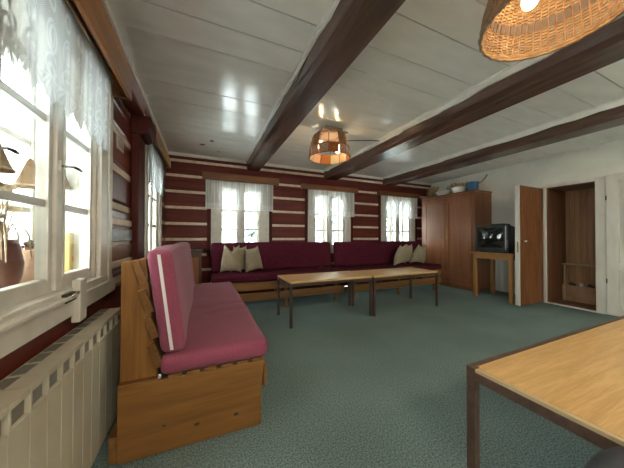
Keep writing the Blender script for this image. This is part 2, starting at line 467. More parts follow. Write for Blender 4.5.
# ceiling: lapped boards across the room
mb = MB(); ys = [YB]
seams = [4.12, 3.83, 3.53, 3.27, 3.005, 2.72, 2.44, 2.172, 1.866, 1.63, 1.385]
y = 1.385
while y > YF: y -= random.choice([.24, .27, .29]); seams.append(max(y, YF-.1))
prev = YB+.02
for i, s_ in enumerate(seams):
    dz = random.uniform(0, .006)
    # board slightly tilted so each one catches the windows differently
    t0, t1 = random.uniform(0, .003), random.uniform(.003, .010)
    mb.prism([(s_+.005, ZC-t0), (prev-.005, ZC-t1), (prev-.005, ZC+.02), (s_+.005, ZC+.02)], 'x', XL-.02, XR+.02, 'ceil')
    prev = s_
mb.box(XL-.3, XR+.55, YF-.3, YB+.3, ZC+.012, ZC+.08, 'gap')
ceil = struct(mb.build('ceiling', bevel=.0025))
# cove strip along the left wall and back wall
mb = MB()
mb.box(XL, XL+.03, YF, YB, ZC-.035, ZC-.001, 'ceil'); mb.box(XL, XR, YB-.03, YB, ZC-.05, ZC-.001, 'ceil')
struct(mb.build('trim_6', bevel=.005))
for i, (x, y, r) in enumerate([(-.02,3.85,.035), (.10,3.66,.028), (.21,4.08,.018)]):
    k = MB().lathe([(.001, -.006), (r, -.004), (r, 0)], 'darkmetal', 14, (x, y, ZC-.002)).build('ceiling_cap', ceil)

# beams
def beam(i, x0, x1, zb):
    mb = MB(); ch = .035
    prof = [(x0, ZC-.002), (x0+.012, zb+ch), (x0+.012+ch*.8, zb), (x1-ch*.8, zb), (x1, zb+ch), (x1, ZC-.002)]
    mb.prism(prof, 'y', YF, YB+.0, 'beam')
    b = struct(mb.build('trim_%d' % i))
    w = MB()
    # ragged band of ceiling paint beside the beam
    pts = []; y = YF
    while y < YB-.05:
        e = random.uniform(.022, .040) if i == 1 else random.uniform(.048, .068); pts.append((y, e)); y += random.uniform(.05, .3)
    pts.append((YB-.05, .03)); n = len(pts)
    vs = []
    for (y, e) in pts:
        vs += [(x0-.012, y, ZC-.010), (x0-.012, y, ZC-e), (x0+.011, y, ZC-e)]
    fs = []
    for k in range(n-1):
        a = 3*k; fs += [(a, a+1, a+4, a+3), (a+1, a+2, a+5, a+4)]
    w.add(vs, fs, 'ceil'); w.box(x0-.03, x0+.004, YF, YB-.04, ZC-.012, ZC-.003, 'ceil')
    struct(w.build('paint_edge', b))
beam(1, .675, .93, 2.19)
beam(2, 2.185, 2.49, 2.175)
beam(3, 3.655, 3.97, 2.185)

# ------------------------------------------------------------------ windows
def window(n, cx, ha, rot, org, wtop=WZ1, handle=False, cas=.14, rows=(1.155, 1.48), wbot=WZ0, strip=0):
    """local x along wall, +y outwards, z up"""
    w = bpy.data.objects.new('window_%d' % n, None); C.objects.link(w); w.location = org; w.rotation_euler = (0,0,rot); struct(w)
    z0, z1 = wbot, wtop
    m = MB()     # casing boards proud of the logs
    m.box(-ha-cas, -ha+.005, -.022, .0, z0-.09, z1+.08, 'white'); m.box(ha-.005, ha+cas, -.022, .0, z0-.09, z1+.08, 'white')
    m.box(-ha-cas, ha+cas, -.024, .0, z1-.005, z1+.1, 'white')
    m.box(-ha-cas, ha+cas, -.026, .0, z0-.10, z0+.005, 'white')
    for sx in (-1, 1):
        m.box(sx*(ha+cas*.55)-.006, sx*(ha+cas*.55)+.006, -.030, -.02, z0-.09, z1+.08, 'white')
    m.build('casing', w, bevel=.004)
    if strip:
        m = MB()
        for sx in (-1, 1):
            a, b = sorted((sx*(ha+cas+.001), sx*(ha+cas+strip))); m.box(a, b, -.018, 0, z0-.1, z1+.1, 'redz')
        m.build('outer_board', w, bevel=.003)
    m = MB()     # reveal lining
    m.box(-ha, -ha+.012, 0, TH, z0, z1, 'white'); m.box(ha-.012, ha, 0, TH, z0, z1, 'white')
    m.box(-ha, ha, 0, TH, z1-.012, z1, 'white')
    m.build('reveal', w)
    B(-ha, ha, -.03, TH, z0-.0, z0+.012, 'white').build('window_sill', w, bevel=.003)
    for (yo, nm) in ((.015, 'inner'), (.235, 'outer')):
        B(-.022, .022, yo-.012, yo+.045, z0+.012, z1-.012, 'white').build('mullion', w, bevel=.006)
        for sx in (-1, 1):
            a0, a1 = sorted((sx*.022, sx*(ha-.012)))
            f = MB(); st = .036; rl = .055
            f.box(a0, a0+st, yo, yo+.035, z0+.012, z1-.012, 'white'); f.box(a1-st, a1, yo, yo+.035, z0+.012, z1-.012, 'white')
            f.box(a0+st, a1-st, yo, yo+.035, z0+.012, z0+.012+rl, 'white'); f.box(a0+st, a1-st, yo, yo+.035, z1-.012-rl, z1-.012, 'white')
            for r in rows: f.box(a0+st, a1-st, yo+.004, yo+.028, r-.014, r+.014, 'white')
            for q in (a0+st, a1-st): f.box(q-.006, q+.006, yo-.006, yo, z0+.06, z1-.06, 'white')
            s_ = f.build('sash', w, bevel=.004)
            B(a0+st-.004, a1-st+.004, yo+.014, yo+.018, z0+.06, z1-.06, 'glass').build('pane', s_)
    return w
for i, (c, h) in enumerate(back_w):
    window(i+1, c, h, 0, (c, YB, 0), cas=.125, strip=.06)
w4 = window(4, 0, .37, PI/2, (XL, left_w[0][0], 0), cas=.175)
w5 = window(5, 0, .36, PI/2, (XL, left_w[1][0], 0))
window(6, 0, .37, PI/2, (XL, left_w[2][0], 0)); window(9, 0, .37, PI/2, (XL, left_w[3][0], 0))  # both out of view, added for daylight behind the camera
for i, (c, h) in enumerate(fill_w): window(7+i, c, h, PI, (c, YF, 0), wtop=2.1, wbot=.35)  # front pair likewise added as light openings
# handles of the near left window (local coordinates of w4)
def handle(x, z, q=1):
    h = MB(); h.box(x-.009, x+.009, -.004, .004, z-.02, z+.02, 'white')
    h.tube([(x, -.004, z), (x, -.036, z), (x+.006, -.041, z)], .005, 'chrome', 8)
    h.tube([(x+.0, -.040, z), (x+.03*q, -.044, z-.001), (x+.062*q, -.042, z-.003)], [.005,.006,.005], 'darkmetal', 8)
    h.build('window_handle', w4)
handle(.0, 1.315); handle(-.375, 1.27, .55)
# catch on the casing + raised central strip below
h = MB(); h.box(-.05, .05, -.042, -.024, .765, .800, 'darkmetal'); h.tube([(-.03,-.045,.785), (.0,-.06,.80), (.03,-.045,.785)], .005, 'chrome', 6)
h.build('window_latch', w4)
B(.03, .10, -.055, -.024, .665, .845, 'white').build('latch_block', w4, bevel=.006)
m = MB(); m.box(-.56, .56, -.036, -.0, .70, .775, 'white'); m.box(-.56, .03, -.050, -.0, .775, .79, 'white'); m.build('apron', w4, bevel=.004)

# ------------------------------------------------------------------ left wall post, cap, pelmets
struct(B(XL, -.475, 2.36, 2.60, 0, 1.86, 'redz').build('trim_7', bevel=.012))
m = MB(); m.prism([(XL, 1.85), (-.45, 1.85), (-.41, 1.88), (-.395, 1.92), (-.395, 2.00), (XL, 2.00)], 'y', 2.34, 2.62, 'redz')
struct(m.build('trim_8', bevel=.01))
struct(B(XL, -.43, 1.86, 2.32, 1.98, 2.12, 'redy').build('trim_9', bevel=.012))

def pelmet(label, loc, rot, L, h, d, m, parts=True):
    """board with returns; local x along wall, front face at y=-d"""
    p = thing('pelmet', label, 'pelmet', loc, rot, 'wooden pelmets over the windows')
    B(-L/2, L/2, -d, -d+.02, -h/2, h/2, m).build('front_board', p, bevel=.006)
    t_ = MB(); t_.box(-L/2, L/2, -d+.02, -.0, h/2-.02, h/2-.002, m); t_.build('top_board', p, bevel=.003)
    for sx in (-1, 1):
        x = sx*(L/2-.012); B(x-.01, x+.01, -d+.02, -.0, -h/2+.003, h/2-.02, m).build('end_board', p, bevel=.003)
    MB().tube([(-L/2+.03, -d+.05, -h/2+.02), (L/2-.03, -d+.05, -h/2+.02)], .006, 'brass', 8).build('curtain_rod', p)
    return p
pelmet('amber wooden pelmet over the near window of the left wall, scuffed upper edge', (XL, 1.27, 1.975), PI/2, 1.20, .19, .115, 'pelmet')
pelmet('orange knotty pelmet over the far window of the left wall', (XL, 3.30, 2.025), PI/2, 1.20, .115, .115, 'pelmeto')
pelmet('brown pelmet above the back window nearest the left corner', (.615, YB, 2.015), 0, 1.27, .12, .09, 'pelmetd')
pelmet('brown pelmet above the middle back window', (2.33, YB, 1.985), 0, 1.26, .10, .09, 'pelmetd')
pelmet('brown pelmet above the back window beside the wardrobe', (4.10, YB, 1.985), 0, 1.20, .10, .09, 'pelmetd')

# lace curtains
M['lace'] = lace_mat('white lace', True); M['voile'] = lace_mat('plain white voile', False)
for n_ in M['voile'].node_tree.nodes:
    if n_.type == 'BSDF_DIFFUSE': n_.inputs[0].default_value = (.88,.88,.87,1)
    if n_.type == 'BSDF_TRANSLUCENT': n_.inputs[0].default_value = (.6,.6,.6,1)
def lace(label, a0, a1, top, bot, fn, m, amp=.008, fold=.07, scallop=0):
    nu = int((a1-a0)/.006); nv = 14; mb = MB(); uv = []
    vs = []
    rnd = random.Random(int(a0*1000)+5)
    ph = [rnd.uniform(0, 6) for _ in range(3)]
    for i in range(nu+1):
        a = a0+(a1-a0)*i/nu; u = a-a0
        sc = 0
        if scallop:
            q = (u/scallop) % 1; sc = -.055*(1-abs(2*q-1))**.8
            sc += -.008*abs(sin(q*PI*7))
        for j in range(nv+1):
            w = j/nv; z = top+(bot-top)*w
            zz = z + sc*w**6
            dd = amp*(.35+.65*w)*(sin(2*PI*u/fold+ph[0]) + .6*sin(2*PI*u/(fold*.37)+ph[1]+w*1.5))
            vs.append(fn(a, dd, zz)); uv.append((u, zz-bot+.055*(1 if scallop else 0)))
    fs = [(i*(nv+1)+j, i*(nv+1)+j+1, (i+1)*(nv+1)+j+1, (i+1)*(nv+1)+j) for i in range(nu) for j in range(nv)]
    mb.add(vs, fs, m, True); mb.uv = uv
    return tag(mb.build('lace_curtain'), label, 'curtain', 'short lace curtains at the windows')
lace('scalloped lace valance with oval motifs across the near left window', .76, 1.69, 1.94, 1.535, lambda a, d, z: (-.478+d, a, z), 'lace', .003, .11, .105)
lace('short lace valance on the far window of the left wall', 2.80, 3.78, 2.00, 1.60, lambda a, d, z: (-.485+d, a, z), 'lace', .007, .10, .105)
lace('short white voile curtain over the leftmost back window', .03, 1.15, 1.965, 1.48, lambda a, d, z: (a, YB-.055+d, z), 'voile')
lace('short white voile curtain over the middle back window', 1.84, 2.88, 1.955, 1.44, lambda a, d, z: (a, YB-.055+d, z), 'voile')
lace('short white voile curtain on the back window beside the wardrobe', 3.63, 4.64, 1.955, 1.46, lambda a, d, z: (a, YB-.055+d, z), 'voile')

# paper notice on the left wall
m = MB(); m.obox((0,0,0), (.0015,0,0), (0,.075,0), (0,0,.052), 'paper')
for k in range(5): m.obox((.002,0,.03-k*.014), (.0004,0,0), (0,.055,0), (0,0,.0012), 'gap')
n_ = m.build('paper_notice', loc=(-.5282, 2.09, 1.675), rot=(.04,0,0)); tag(n_, 'small yellowed paper notice pinned on the dark red logs left of the post', 'notice')

# silvery grey board and natural board between window and post: repaired logs
struct(B(XL-.001, -.515, 1.87, 2.36, .88, .972, wood('bare brown repair log', (.13,.05,.02), (.24,.10,.045), 'y', .35)).build('trim_10', bevel=.006))
struct(B(XL-.001, -.515, 1.87, 2.36, .995, 1.085, noisy('glossy grey board', (.22,.21,.22), (.36,.35,.36), 8, .2, stretch=(3,1,3))).build('trim_12', bevel=.006))
struct(B(XL-.001, -.518, 1.87, 2.36, 1.105, 1.150, 'chink').build('trim_13', bevel=.004))
struct(B(XL-.001, -.518, 1.87, 2.36, .825, .87, 'chink').build('trim_14', bevel=.004))

# ------------------------------------------------------------------ radiator
rad = thing('radiator', 'long cream sectional radiator under the near left window', 'radiator', (-.475, .25, 0))
y0, y1 = -.55, 1.46   # local
nsec = 25; sw = (y1-y0)/nsec
for k in range(nsec):
    a = y0+k*sw; m = MB()
    m.box(.0, .057, a+.0015, a+sw-.0015, .075, .562, 'radiator')
    m.box(-.03, .0, a+sw*.45, a+sw*.55, .10, .55, 'radiator')
    m.box(-.036, .058, a+.001, a+sw-.001, .613, .630, 'radiator'); m.box(.0, .057, a+.0015, a+.010, .562, .613, 'radiator'); m.box(-.030, .004, a+.008, a+sw-.008, .630, .6315, 'grille')
    m.box(.034, .046, a+.010, a+sw-.0015, .562, .613, 'grille')
    m.build('radiator_section', rad, bevel=.003)
m = MB(); m.box(-.03, .030, y0, y1, .585, .600, 'grille'); m.box(.0, .045, y0, y1, .08, .10, 'radiator'); m.build('manifold', rad)
for y in (-.4, 1.3): B(-.050, -.03, y, y+.03, .2, .5, 'darkmetal').build('bracket', rad)
for y in (-.45, 1.36): B(-.01, .03, y, y+.03, .0, .08, 'darkmetal').build('foot', rad)

# ------------------------------------------------------------------ benches
# left bench
lb = thing('upholstered_bench', 'pine bench with pinkish maroon seat standing along the left wall', 'bench', (0, 1.36, 0))
L0, L1 = 0, 1.93
def end_panel(y, nm):
    m = MB(); m.prism([(-.347,.012),(.298,.0),(.298,.20),(.312,.352),(-.346,.352)], 'y', y, y+.028, 'pinex'); m.build('end_panel', lb, bevel=.004)
    m = MB(); m.prism([(-.347,0),(-.19,0),(-.197,.35),(-.247,.925),(-.344,.910)], 'y', y+.030, y+.068, 'pinez'); m.build('back_post', lb, bevel=.004)
    m = MB(); m.box(-.346, -.19, y-.001, y+.034, .352, .362, 'pinex'); m.build('ledge', lb, bevel=.002)
end_panel(.0, 0); end_panel(L1-.07, 1)
B(-.385, -.349, .03, L1, .0, .12, 'piney').build('floor_rail', lb, bevel=.004)
sl = [(-.303,.912,-.268,.800), (-.278,.775,-.243,.668), (-.252,.645,-.222,.545), (-.236,.515,-.204,.405)]
for (xt, zt, xb, zb) in sl:
    m = MB(); m.prism([(xb, zb), (xt, zt), (xt+.030, zt+.008), (xb+.034, zb+.008)], 'y', .006, L1, 'pineslat'); m.build('back_slat', lb, bevel=.003)
for k in range(6):
    x = -.15+k*.079; B(x, x+.06, .002, L1, .352, .366, 'piney').build('seat_slat', lb, bevel=.003)
B(.3135, .333, .02, L1, .19, .315, 'piney').build('front_rail', lb, bevel=.004)
KN = [(-.165,.132,.009), (-.023,.098,.012), (.164,.094,.013)]
ep_ = [c for c in bpy.data.objects if c.parent == lb and c.name.startswith('end_panel')][0]
for (x, z, q) in KN: MB().sphere((x, -.0003, z), q*.8, 'knot', 1.3, .08, .8, 12, 6).build('wood_knot', ep_)
# cushions
def crease(p):
    x, y, z = p
    if z > .43:
        for (cx, cy, a, L, s_, dpt) in ((.05,.78,.3,.20,.018,.007), (.12,.84,.1,.22,.014,.008), (.0,.70,.5,.14,.02,.005), (.16,.62,.2,.16,.016,.005),(-.02,1.15,-.3,.16,.02,.005)):
            dx, dy = x-cx, y-cy; t = dx*cos(a)+dy*sin(a); n = -dx*sin(a)+dy*cos(a)
            z -= 2*dpt*math.exp(-(n/s_)**2)*math.exp(-(t/L)**4)
        z += .003*sin(y*9+x*5)
    return (x, y, z)
sc = MB().rbox(-.185, .335, -.012, L1+.01, .366, .462, .035, 'maroon', None, .006, crease).build('seat_cushion', lb)
pp = MB(); pp.tube([(-.183,-.010,.385), (-.183,-.014,.368)], .007, 'piping', 6); pp.build('cushion_tie', sc)
def lean(p):
    x, y, z = p
    return (x - (z-.46)*.125 + .004*sin(y*7+z*3), y, z - .035*max(0, 1-(y+.02)/.9)*0 + .004*sin(y*5))
bc = MB().rbox(-.184, -.076, -.012, L1-.28, .468, .965, .035, 'maroon', None, .008, lean).build('back_cushion', lb)
pp = MB(); pts = [(-.122-(z-.46)*.095, -.0145, z) for z in [.50+.05*k for k in range(10)]]
pts = [(-.128-(z-.46)*.125, -.0225, z) for z in [.495, .6, .7, .8, .9, .945]]
m = MB()
for a, b in zip(pts, pts[1:]):
    a = Vector(a); b = Vector(b); m.obox((a+b)/2, (b-a)/2, (.0065,0,0), (0,.004,0), 'piping')
m.build('seam_tape', bc)

# back benches (two, end to end)
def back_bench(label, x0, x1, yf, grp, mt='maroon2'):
    L = x1-x0
    b = thing('upholstered_bench', label, 'bench', (x0, yf, 0), 0, grp)
    for z0_, z1_ in ((.285,.395), (.135,.245)):
        B(0, L, -.0, .022, z0_, z1_, 'pinex').build('front_rail', b, bevel=.004)
    for x in (.12, L/2, L-.16):
        B(x, x+.04, .024, .064, 0, .39, 'pinez').build('leg', b, bevel=.003)
        m = MB(); m.prism([(.50,0),(.60,0),(.66,.90),(.60,.90),(.53,.39)], 'x', x, x+.04, 'pinez'); m.build('back_post', b, bevel=.003)
        B(x, x+.04, .066, .49, .31, .388, 'pinex').build('cross_rail', b, bevel=.003)
    for y in (.03, .14, .25, .36): B(.0, L, y, y+.08, .390, .402, 'pinex').build('seat_slat', b, bevel=.003)
    def wv(p): x, y, z = p; return (x, y, z+.004*sin(x*6))
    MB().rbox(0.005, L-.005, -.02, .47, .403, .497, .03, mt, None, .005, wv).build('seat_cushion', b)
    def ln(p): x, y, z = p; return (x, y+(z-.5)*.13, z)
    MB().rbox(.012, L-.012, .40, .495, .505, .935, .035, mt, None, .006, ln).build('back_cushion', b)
    return b
g = 'benches along the back wall'
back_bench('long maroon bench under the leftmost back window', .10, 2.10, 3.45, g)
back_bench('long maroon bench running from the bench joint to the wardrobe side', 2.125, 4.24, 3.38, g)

# pillows
def pillow(label, x, y, z, w, h, th, tilt, roll, yaw, grp, ear=.03, fold=0, tap=.34):
    mb = MB(); n = 16; vs = []; fs = []
    def pt(i, j, s_):
        u, v = 2*i/n-1, 2*j/n-1
        pin = 1-.10*(1-u*u)*abs(v)**1.5; pin2 = 1-.10*(1-v*v)*abs(u)**1.5
        X = u*w/2*pin2; Z = v*h/2*pin
        c = (abs(u)*abs(v))**6; X *= 1+ear*2*c; Z *= 1+ear*3.2*c
        X *= 1-tap*max(0, (v+.2)/1.2)**1.3
        if fold and v > 0: Z -= fold*math.exp(-(u/.4)**2)*v**2
        T = th/2*max(0, (1-u**4)*(1-v**4))**.55
        T *= 1+.12*sin(5*u+3*v)
        return (X, s_*T, Z)
    for s_ in (-1, 1):
        for i in range(n+1):
            for j in range(n+1): vs.append(pt(i, j, s_))
    N = (n+1)**2
    for i in range(n):
        for j in range(n):
            a = i*(n+1)+j; fs.append((a, a+n+1, a+n+2, a+1)); fs.append((N+a, N+a+1, N+a+n+2, N+a+n+1))
    mb.add(vs, fs, 'linen', True)
    o = mb.build('throw_pillow', loc=(x, y, z+h/2*.985), rot=(tilt, roll, yaw))
    bm = bmesh.new(); bm.from_mesh(o.data); bmesh.ops.remove_doubles(bm, verts=bm.verts, dist=1e-5); bmesh.ops.recalc_face_normals(bm, faces=bm.faces); bm.to_mesh(o.data); bm.free()
    s2 = o.modifiers.new('sub', 'SUBSURF'); s2.levels = s2.render_levels = 1
    return tag(o, label, 'pillow', grp)
gl = 'beige pillows at the left end of the back bench'
pillow('beige linen pillow standing leftmost of the left trio on the back bench', .365, 3.655, .515, .30, .40, .11, .22, .03, -.1, gl, .05, .075)
pillow('beige pillow with its peak showing between the two front pillows at left', .49, 3.745, .515, .27, .38, .09, .2, -.02, .05, gl, .06)
pillow('beige pillow leaning left, right-hand one of the left trio', .67, 3.68, .51, .29, .375, .11, .24, -.20, .12, gl, .04)
gr = 'beige pillows at the right end of the back bench'
pillow('beige pillow standing leftmost of the right-end trio', 3.44, 3.60, .505, .44, .37, .12, .2, -.04, .3, gr, .08, .02, .6)
pillow('pale pillow peeking out in the middle of the right-end trio', 3.68, 3.69, .515, .34, .375, .09, .2, .04, .1, gr, .08, .0, .6)
pillow('beige pillow nearest the wardrobe at the right end of the back bench', 3.93, 3.62, .50, .42, .37, .11, .24, .12, .1, gr, .08, .0, .55)

# corner shelf with a cup
cs = thing('corner_cabinet', 'low brown corner cabinet with dark top in the back left corner', 'cabinet', (-.36, 4.12, 0))
B(-.14, .34, -.10, .25, .0, .79, wood('dull brown cabinet', (.07,.03,.017), (.13,.06,.03), 'z', .5)).build('body', cs, bevel=.005)
B(-.16, .36, -.12, .26, .79, .83, 'darkmetal').build('cabinet_top', cs, bevel=.005)
B(-.10, .30, -.112, -.102, .08, .72, 'wardrobe').build('door', cs, bevel=.004)
cup = MB().lathe([(.022,0),(.026,.004),(.034,.085),(.032,.085),(.023,.01),(.001,.008)], 'linen', 16, (-.215, 4.12, .831)).build('cup')
tag(cup, 'small beige cup on the dark corner cabinet', 'cup')

# ------------------------------------------------------------------ low tables
def table(label, x0, x1, y0, y1, H, grp=None, leg=.03, edge='steeld'):
    cx, cy = (x0+x1)/2, (y0+y1)/2; a, b = (x1-x0)/2, (y1-y0)/2
    t_ = thing('low_table', label, 'table', (cx, cy, 0), 0, grp)
    B(-a+.004, a-.004, -b+.004, b-.004, H-.022, H, 'oakx').build('tabletop', t_, bevel=.002)
    f = MB(); zt, zb = H-.024, H-.050
    f.box(-a, a, -b, -b+.025, zb, zt, 'steeld'); f.box(-a, a, b-.025, b, zb, zt, 'steeld')
    f.box(-a, -a+.025, -b+.025, b-.025, zb, zt, 'steeld'); f.box(a-.025, a, -b+.025, b-.025, zb, zt, 'steeld')
    f.build('frame', t_, bevel=.002)
    for sx in (-1, 1):
        for sy in (-1, 1):
            x, y = sx*(a-leg/2), sy*(b-leg/2)
            B(x-leg/2, x+leg/2, y-leg/2, y+leg/2, 0, zb, 'steeld').build('leg', t_, bevel=.002)
    return t_
g = 'pair of low tables in front of the back bench'
table('low oak table on brown steel legs, left one of the pair before the back bench', .895, 2.0205, 2.63, 3.17, .52, g)
table('low oak table on brown steel legs, right one of the pair towards the wardrobe', 2.0225, 3.20, 2.60, 3.13, .522, g)
# near table: raised dark frame with pale edging
nt = thing('low_table', 'big oak-topped table with brown steel edge nearest the camera at lower right', 'table', (.96, .655, 0))
NL, NW, H = 1.75, .62, .52
MB().prism([(.033,-.0225),(NL-.033,-.0225),(NL-.033,-.034),(NL-.016,-.034),(NL-.016,-NW+.034),(NL-.033,-NW+.034),(NL-.033,-NW+.016),(.033,-NW+.016),(.033,-NW+.034),(.020,-NW+.034),(.020,-.034),(.033,-.034)], 'z', H-.024, H, 'oakx').build('tabletop', nt, bevel=.001)
B(.003, .0180, -NW+.034, -.0330, H-.013, H-.0005, 'tableedge').build('edge_strip', nt, bevel=.001)
f = MB(); f.box(.0325, NL-.0325, -.020, 0, H-.045, H+.001, 'steel'); f.box(.0325, NL-.0325, -NW, -NW+.014, H-.045, H+.001, 'steel')
f.box(0, .019, -NW+.033, -.033, H-.045, H-.0135, 'steel'); f.box(NL-.014, NL, -NW+.033, -.033, H-.045, H+.001, 'steel')
f.build('frame', nt, bevel=.001)
for x in (.0, NL-.032):
    for y in (-.032, -NW): B(x, x+.032, y, y+.032, 0, H+.001, 'steel').build('leg', nt, bevel=.002)

# backpack beside the near table
bp = thing('backpack', 'charcoal backpack just showing at the lower right corner beside the near table', 'bag', (.845, .165, 0))
def bw(p):
    x, y, z = p; k = max(0, (z-.3)/.28); return (x*(1-.25*k*k), y*(1-.2*k*k), z)
MB().rbox(-.098, .098, -.20, .12, .0, .565, .08, 'bag', 8, .01, bw).build('body', bp)
MB().rbox(-.08, .08, .085, .155, .05, .33, .03, 'bag', 6, .01).build('front_pocket', bp)
m = MB(); m.tube([(-.088*cos(PI*k/12), .07, .30+.225*sin(PI*k/12)) for k in range(13)], .008, 'bagd', 6); m.build('zip', bp)
m = MB(); m.tube([(-.04, -.06, .55), (-.035,-.06,.59), (0,-.06,.605), (.035,-.06,.59), (.04,-.06,.55)], .009, 'bagd', 6); m.build('grab_handle', bp)

# ------------------------------------------------------------------ wardrobe
WX0, WX1, WY0, WY1, WH = 4.63, 5.155, 2.99, 4.20, 1.915
wd = thing('wardrobe', 'tall brown two-door wardrobe against the right wall', 'wardrobe', (WX0, WY0, 0))
D_, W_ = WX1-WX0, WY1-WY0
m = MB(); m.box(.02, D_, 0, W_, .06, WH-.03, 'wardrobe'); m.box(.03, D_, .02, W_-.02, 0, .06, 'wardrobe')
m.build('body', wd, bevel=.005)
m = MB(); m.box(-.012, D_, -.015, W_+.015, WH-.03, WH, 'wardrobe'); m.build('cornice', wd, bevel=.008)
m = MB(); m.box(.002, .019, .0, W_, .06, .10, 'wardrobe'); m.box(.002, .019, .0, W_, .30, .335, 'wardrobe'); m.box(.002, .019, .0, W_, WH-.09, WH-.031, 'wardrobe')
m.box(.002, .019, .0, .045, .10, WH-.09, 'wardrobe'); m.box(.002, .019, W_-.045, W_, .10, WH-.09, 'wardrobe'); m.build('face_frame', wd, bevel=.003)
def panel_door(y0, y1, z0, z1, nm='door'):
    m = MB(); s_ = .075
    m.box(-.004, .016, y0, y0+s_, z0, z1, 'wardrobe'); m.box(-.004, .016, y1-s_, y1, z0, z1, 'wardrobe')
    m.box(-.004, .016, y0+s_, y1-s_, z0, z0+s_*1.1, 'wardrobe'); m.box(-.004, .016, y0+s_, y1-s_, z1-s_*1.1, z1, 'wardrobe')
    m.box(.006, .014, y0+s_, y1-s_, z0+s_*1.1, z1-s_*1.1, 'wardrobe')
    return m.build(nm, wd, bevel=.004)
d1 = panel_door(.048, W_/2-.003, .34, WH-.095); d2 = panel_door(W_/2+.003, W_-.048, .34, WH-.095)
for d, y in ((d1, W_/2-.03), (d2, W_/2+.035)):
    k = MB(); k.box(-.008, -.004, y-.012, y+.012, .98, 1.06, 'brass'); k.tube([(-.006,y,1.05),(-.024,y,1.045),(-.028,y,1.015),(-.024,y,.99),(-.006,y,.985)], .004, 'brass', 6)
    k.build('door_handle', d)
dr = panel_door(.048, W_-.048, .104, .296, 'drawer')
# things on the wardrobe
def basin(label, x, y, z, r, m, sq=1., h=.06):
    b = MB().lathe([(r*.55,0),(r*.7,.006),(r*.95,h*.8),(r*1.08,h),(r*1.07,h+.004),(r*.9,h*.8),(r*.6,.012),(.001,.010)], m, 24, (0,0,0), sq).build('basin', loc=(x, y, z))
    return tag(b, label, 'basin', 'enamel basins on the wardrobe')
basin('low white enamel basin on the wardrobe, left one', 4.76, 3.75, WH+.001, .15, 'enamelw', .8, .09)
basin('taller white enamel basin on the wardrobe beside the blue pot', 4.76, 3.39, WH+.001, .15, 'enamelw', .8, .115)
pot = thing('pot', 'blue enamel pot with a long handle on the wardrobe near the wall', 'pot', (4.78, 3.12, WH+.001))
MB().lathe([(.085,0),(.095,.006),(.105,.165),(.113,.17),(.103,.17),(.09,.01),(.001,.008)], 'enamelb', 22).build('body', pot)
m = MB(); m.tube([(.05,-.085,.14), (.08,-.13,.17), (.10,-.19,.25), (.11,-.21,.29)], [.008,.009,.011,.012], 'wickerd', 8); m.build('handle', pot)
def straw(label, x, y, n, R, H, seed):
    rnd = random.Random(seed); m = MB()
    for k in range(n):
        a = rnd.uniform(0, 2*PI); r0 = rnd.uniform(0, R*.5); r1 = r0+rnd.uniform(.02, R*.6); b = a+rnd.uniform(-1.2, 1.2)
        h = rnd.uniform(.25, 1)*H
        m.tube([(r0*cos(a)*.6, r0*sin(a), .004), (r1*.8*cos(a)*.5, r1*.8*sin(b), h*.7), (r1*cos(b)*.55, r1*sin(b), h)], .003, 'dried', 4)
        m.sphere((r1*cos(b)*.55, r1*sin(b), h), rnd.uniform(.007,.013), 'straw', n=6, k=4)
    o = m.build('dried_flowers', loc=(x, y, WH+.001)); return tag(o, label, 'dried flowers')
straw('bunch of dried brown flowers at the far left of the wardrobe top', 4.80, 4.03, 190, .17, .24, 1)
straw('bunch of dried flowers behind the white basins on the wardrobe', 5.02, 3.56, 300, .27, .26, 2)

# ------------------------------------------------------------------ television on its stand
tt = thing('television_table', 'simple pine table carrying the television beside the open door', 'table', (4.33, 2.20, 0))
B(-.03, .56, -.00, .66, .745, .770, 'pinelx').build('tabletop', tt, bevel=.003)
for x in (0, .49):
    for y in (.02, .57): B(x, x+.055, y, y+.055, 0, .744, 'pinelz').build('leg', tt, bevel=.003)
m = MB(); m.box(.01, .03, .075, .57, .665, .744, 'pinely'); m.box(.52, .54, .075, .57, .665, .744, 'pinely'); m.box(.055, .49, .03, .05, .665, .744, 'pinelx'); m.box(.055, .49, .595, .615, .665, .744, 'pinelx')
m.build('apron', tt, bevel=.002)
tv = thing('television', 'old black tube television standing on the pine table', 'television', (4.37, 2.545, .771), 0)
m = MB(); hw = .25
m.box(.0, .09, -hw, hw, .022, .445, 'black')
sec = [(.09, hw-.005, .025, .44), (.25, hw-.03, .03, .42), (.34, hw-.09, .05, .34), (.42, hw-.13, .06, .28)]
vs = []
for x, w, z0, z1 in sec: vs += [(x,-w,z0),(x,w,z0),(x,w,z1),(x,-w,z1)]
fs = []
for k in range(3):
    a = 4*k
    for j in range(4): fs.append((a+j, a+(j+1) % 4, a+4+(j+1) % 4, a+4+j))
fs += [(0,1,2,3), (12,13,14,15)]
m.add(vs, fs, 'black'); m.box(.01, .3, -.2, .2, 0, .022, 'black')
m.build('cabinet', tv, bevel=.006)
m = MB(); n = 12; vs = []; w, h = .195, .165
for i in range(n+1):
    for j in range(n+1):
        u, v = 2*i/n-1, 2*j/n-1
        vs.append((-.018*(1-u*u)*(1-v*v)-.002-.012*(2-u*u-v*v)/2, .01+u*w*(1-.03*v*v), .245+v*h*(1-.03*u*u)))
m.add(vs, [(i*(n+1)+j, (i+1)*(n+1)+j, (i+1)*(n+1)+j+1, i*(n+1)+j+1) for i in range(n) for j in range(n)], 'screen', True)
m.build('screen', tv)
m = MB()
for a, b, c, d in ((-.225,.235,.425,.44), (-.225,.235,.04,.062), (.218,.24,.04,.44), (-.222,-.208,.04,.44)): m.box(-.006, .002, a, b, c, d, 'silver' if b < 0 else 'black')
m.build('bezel', tv, bevel=.002)
